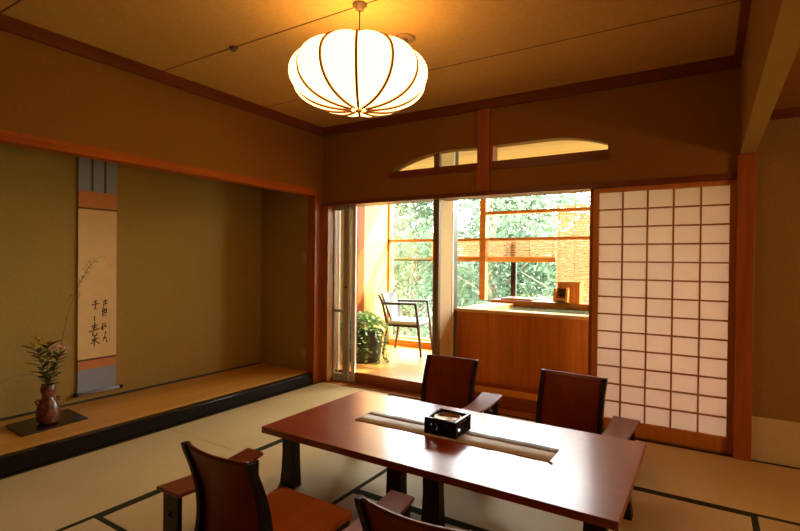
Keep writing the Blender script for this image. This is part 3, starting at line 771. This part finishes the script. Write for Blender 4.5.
# ------------------------------------------------------------------ veranda: plant, chair, jar
PC = Vector((-3.46, 4.72, ZD+.001))
p = thing('potted_ivy', 'bushy green ivy trailing over a round dark pot on the veranda', 'plant', PC)
q = MB(); q.lathe([(.001, 0), (.17, 0), (.20, .02), (.215, .12), (.215, .30), (.225, .34), (.225, .37), (.20, .37), (.19, .33), (.001, .33)], 40); q.build('pot', M['pot'], p)
q = MB(); random.seed(7)
for i in range(1500):
    a = random.random()*2*PI; e = random.random()**.6*.285; h = .38+.17*(1-(e/.30)**2)*random.uniform(.4, 1.2)
    if e > .22: h -= random.random()**3*.26
    r_ = max(e, .235) if h < .38 else e
    leafquad(q, Vector((r_*math.cos(a), r_*math.sin(a), h)), Vector((math.cos(a+random.uniform(-1, 1)), math.sin(a+random.uniform(-1, 1)), random.uniform(-.6, .6))), random.uniform(.03, .06), random.uniform(.025, .045), mat=M['leaf'] if random.random() < .72 else M['leaf_w'])
q.build('ivy_leaves', None, p)
q = MB()
for a, L in ((-.3, .45), (.3, .35), (.05, .33), (-1.2, .3), (-.8, .32)):
    pts = [(.20*math.cos(a), .20*math.sin(a), .38), (.25*math.cos(a), .25*math.sin(a), .34), (.26*math.cos(a), .26*math.sin(a), .34-L*.5), (.30*math.cos(a), .30*math.sin(a), max(.02, .34-L))]
    q.tube(pts, .003, 5, M['stem'])
    for i in range(26):
        k = i/25*2.99; j = int(k); s_ = Vector(pts[j]).lerp(Vector(pts[j+1]), k-j)
        leafquad(q, s_, Vector((random.uniform(-1, 1), random.uniform(-1, 1), random.uniform(-.8, .4))), .045, .035, mat=M['leaf'])
q.build('trailing_vines', None, p)

vc = thing('veranda_armchair', 'dark wooden armchair with grey back and pale seat beside the veranda window', 'chair', (-3.297, 5.483, ZD+.001), R(12))
hx, hy = .25, .25        # local +X is forward
q = MB()
for s_ in (-1, 1):
    q = MB(); q.tube([(hx, s_*hy, 0), (hx-.04, s_*hy, .38), (hx-.075, s_*hy, .645)], [.015, .020, .018], 10); q.build('leg', M['vchair'], vc)
    q = MB(); q.tube([(-hx-.02, s_*(hy-.03), 0), (-hx+.04, s_*(hy-.03), .36), (-hx-.02, s_*hy, .66), (-hx-.08, s_*(hy-.02), .75)], [.015, .019, .018, .014], 10); q.build('leg', M['vchair'], vc)
    q = MB(); q.bar((-hx-.03, s_*hy, .645), (hx-.06, s_*hy, .652), .055, .030); q.build('armrest', M['vchair'], vc, .004)
bx((-hx+.03, hx-.04, -hy+.01, hy-.01, .355, .38)).build('seat_frame', M['vchair'], vc, .004)
bx((-hx+.04, hx-.05, -hy+.02, hy-.02, .38, .43)).build('seat_cushion', M['cushion_l'], vc, .015)
m = MB(); rs = []
for i in range(9):
    z = .40+.37*i/8; ring = []
    for side in (1, -1):
        for j in range(11)[::side]:
            u = -1+2*j/10; ring.append((-hx+.045-.14*(i/8)+.05*u*u+side*.012, u*(hy-.05+.03*i/8), z))
    rs.append(ring)
m.rings(rs, smooth=False); m.build('backrest', M['cushion'], vc)
j = thing('white_rounded_object', 'small rounded white object on the veranda floor seen through the glass door', 'rounded_object', (-4.18, 4.96, ZD+.001))  # unidentified object; its lidded ceramic shape is a guess
q = MB(); q.lathe([(.001, 0), (.05, 0), (.075, .03), (.08, .07), (.06, .11), (.045, .12), (.045, .13), (.001, .13)], 24); q.build('object_body', M['ceramic'], j)
q = MB(); q.lathe([(.001, .131), (.048, .131), (.04, .145), (.012, .15), (.012, .165), (.001, .167)], 20); q.build('object_top', M['ceramic'], j)

# ------------------------------------------------------------------ garden
random.seed(11)
gm = MB(); N = 40; vs = []
def gz(x, y):
    return -2.6 + max(0, (y-13))*.24 + .25*math.sin(x*.5+y*.3)
for i in range(N+1):
    for k in range(N+1):
        x = -34+44*i/N; y = 6.2+32*k/N; vs.append((x, y, gz(x, y)))
gm.add(vs, [(i*(N+1)+k, (i+1)*(N+1)+k, (i+1)*(N+1)+k+1, i*(N+1)+k+1) for i in range(N) for k in range(N)], None, True)
g = gm.build('ground', M['ground']); g['kind'] = 'structure'
def tree(x, y, h, cr, mat, label, n=2600, ls=.16):
    z0 = gz(x, y)
    t = thing('garden_tree', label, 'tree', (x, y, z0), 0, 'trees in the garden beyond the window')
    q = MB(); q.tube([(0, 0, -.2), (.1, 0, h*.3), (-.05, .1, h*.6), (0, 0, h*.85)], [.10, .08, .05, .02], 8)
    for k in range(7):
        a = k*2.4; zz = h*(.3+.07*k); q.tube([(0, 0, zz), (cr*.4*math.cos(a), cr*.4*math.sin(a), zz+.5), (cr*.75*math.cos(a), cr*.75*math.sin(a), zz+.8)], [.03, .02, .008], 6)
    q.build('trunk', M['bark'], t)
    blobs = []
    for k in range(22):
        a = random.random()*2*PI; zz = random.random(); e = cr*(1-.5*zz)*random.random()**.5
        blobs.append((e*math.cos(a), e*math.sin(a), h*(.22+.72*zz), random.uniform(.35, .6)*cr*.62))
    q = MB()
    for i in range(n):
        b0 = blobs[i % 22]; d = Vector((random.gauss(0, 1), random.gauss(0, 1), random.gauss(0, .75))).normalized()
        p0 = Vector(b0[:3])+d*b0[3]*random.uniform(.75, 1.08); p0.z = max(p0.z, .05)
        dd = (d+Vector((random.uniform(-.8, .8), random.uniform(-.8, .8), random.uniform(-.8, .5)))).normalized()
        s = ls*random.uniform(.6, 1.3); a = dd.cross(Vector((random.uniform(-1, 1), random.uniform(-1, 1), random.uniform(-1, 1)))).normalized()
        q.add([p0, p0+dd*s*.5+a*s*.32, p0+dd*s, p0+dd*s*.5-a*s*.32], [(0, 1, 2, 3)])
    q.build('foliage', mat, t)
TA, TB, TC = M['tree_a'], M['tree_b'], M['tree_c']
trees = [
 (-9.0, 10.2, 4.6, 1.5, TB, 'green tree nearest the window, seen over the veranda armchair', 3600, .13),
 (-6.3, 10.6, 4.9, 1.6, TA, 'light green tree seen left of the bathtub window mullion', 3600, .13),
 (-4.1, 10.8, 4.5, 1.5, TB, 'mid green tree seen behind the short bamboo blind', 3600, .13),
 (-2.2, 10.2, 4.6, 1.5, TA, 'light green tree seen behind the long bamboo blind', 3000, .13),
 (-12.6, 13.2, 6.2, 2.2, TC, 'pale sunlit tree at the far left of the garden', 3800, .18),
 (-8.9, 14.0, 5.9, 2.2, TA, 'bright tree in the middle of the garden behind the armchair', 3800, .18),
 (-5.6, 14.3, 5.6, 2.1, TC, 'pale sunlit tree in the middle of the garden behind the bathtub', 3800, .18),
 (-2.3, 13.8, 5.6, 2.1, TA, 'bright tree at the right of the garden', 3500, .18),
 (-16.5, 19.0, 6.2, 3.0, TA, 'large distant tree at the far left of the slope', 4000, .26),
 (-11.4, 19.5, 6.0, 3.0, TB, 'large distant darker tree on the slope', 4000, .26),
 (-6.8, 19.8, 5.6, 3.0, TA, 'large distant light tree on the slope', 4000, .26),
 (-2.0, 19.5, 5.6, 3.0, TB, 'large distant darker tree at the right of the slope', 3600, .26),
]
for a in trees: tree(*a)
for i, (x, y, s) in enumerate(((-3.9, 8.8, .55), (-5.2, 9.2, .7), (-3.0, 9.3, .5), (-6.6, 9.0, .5))):
    q = MB(); rs = []
    for a in range(9):
        th = PI*(a+.5)/9; rs.append([(s*math.sin(th)*math.cos(b_*PI/7)*(1+.15*math.sin(b_*1.7+i)), s*.8*math.sin(th)*math.sin(b_*PI/7)*(1+.12*math.cos(b_*2.3+i)), s*.7*math.cos(th)) for b_ in range(14)])
    q.rings(rs); o = q.build('garden_rock', M['rock']); o.location = (x, y, gz(x, y)+s*.4)
    tag(o, ['grey rock in the garden straight below the short blind', 'largest grey rock in the garden', 'small grey rock in the garden below the long blind', 'leftmost grey rock in the garden'][i], 'rock', 'rocks in the garden')

# ------------------------------------------------------------------ light
wd = bpy.data.worlds.new('sky'); SC.world = wd; wd.use_nodes = True; nt = wd.node_tree
bg = nt.nodes['Background']; tc = nt.nodes.new('ShaderNodeTexCoord'); sp_ = nt.nodes.new('ShaderNodeSeparateXYZ')
nt.links.new(tc.outputs['Generated'], sp_.inputs[0])
rc = ramp(nt, sp_.outputs['Z'], [(.0, (.55, .62, .55)), (.12, (1, 1, .98)), (1., (.75, .86, 1))])
nt.links.new(rc, bg.inputs['Color']); bg.inputs['Strength'].default_value = 23.0
def light(name, typ, loc, energy, col, rot=(0, 0, 0), **k):
    l = bpy.data.lights.new(name, typ); l.energy = energy; l.color = col
    for a, b_ in k.items(): setattr(l, a, b_)
    o = bpy.data.objects.new(name, l); C.objects.link(o); o.location = loc; o.rotation_euler = rot; return o
sun = light('sun', 'SUN', (0, 0, 10), 19.0, (1, .88, .66), angle=R(2))
sun.rotation_euler = Vector((-.80, -.50, -.62)).to_track_quat('-Z', 'Y').to_euler()
light('side_room_fill', 'POINT', (2.2, 2.0, 1.25), 60, (1, .62, .28), shadow_soft_size=.2)  # added unseen fill, brightens the right-hand area and the header underside
po = light('window_portal', 'AREA', (-1.76, YW+.2, 1.25), 1, (1, 1, 1), (R(-90), 0, 0), shape='RECTANGLE', size=4.2, size_y=2.2)
po.data.cycles.is_portal = True

# ------------------------------------------------------------------ camera
cam = bpy.data.cameras.new('camera'); co = bpy.data.objects.new('camera', cam); C.objects.link(co); SC.camera = co
F_ = Vector((-0.53137491, 0.84708635, -0.00924198)); R_ = Vector((0.84702987, 0.53144955, 0.01008845)); U_ = Vector((-0.01345744, 0.00246748, 0.9999064))
mt = Matrix((( R_.x, U_.x, -F_.x, 0), (R_.y, U_.y, -F_.y, 0), (R_.z, U_.z, -F_.z, 1.3), (0, 0, 0, 1)))
co.matrix_world = mt
cam.sensor_fit = 'HORIZONTAL'; cam.sensor_width = 36; cam.lens = 493.053*36/800; cam.clip_start = .05; cam.clip_end = 200
SC.view_settings.view_transform = 'Standard'; SC.view_settings.look = 'None'
SC.view_settings.exposure = .08; SC.view_settings.gamma = 1
SC.cycles.use_denoising = True
try: SC.cycles.denoiser = 'OPENIMAGEDENOISE'
except Exception: pass
SC.cycles.max_bounces = 10; SC.cycles.transparent_max_bounces = 16; SC.cycles.caustics_reflective = False; SC.cycles.caustics_refractive = False
SC.cycles.sample_clamp_indirect = 6
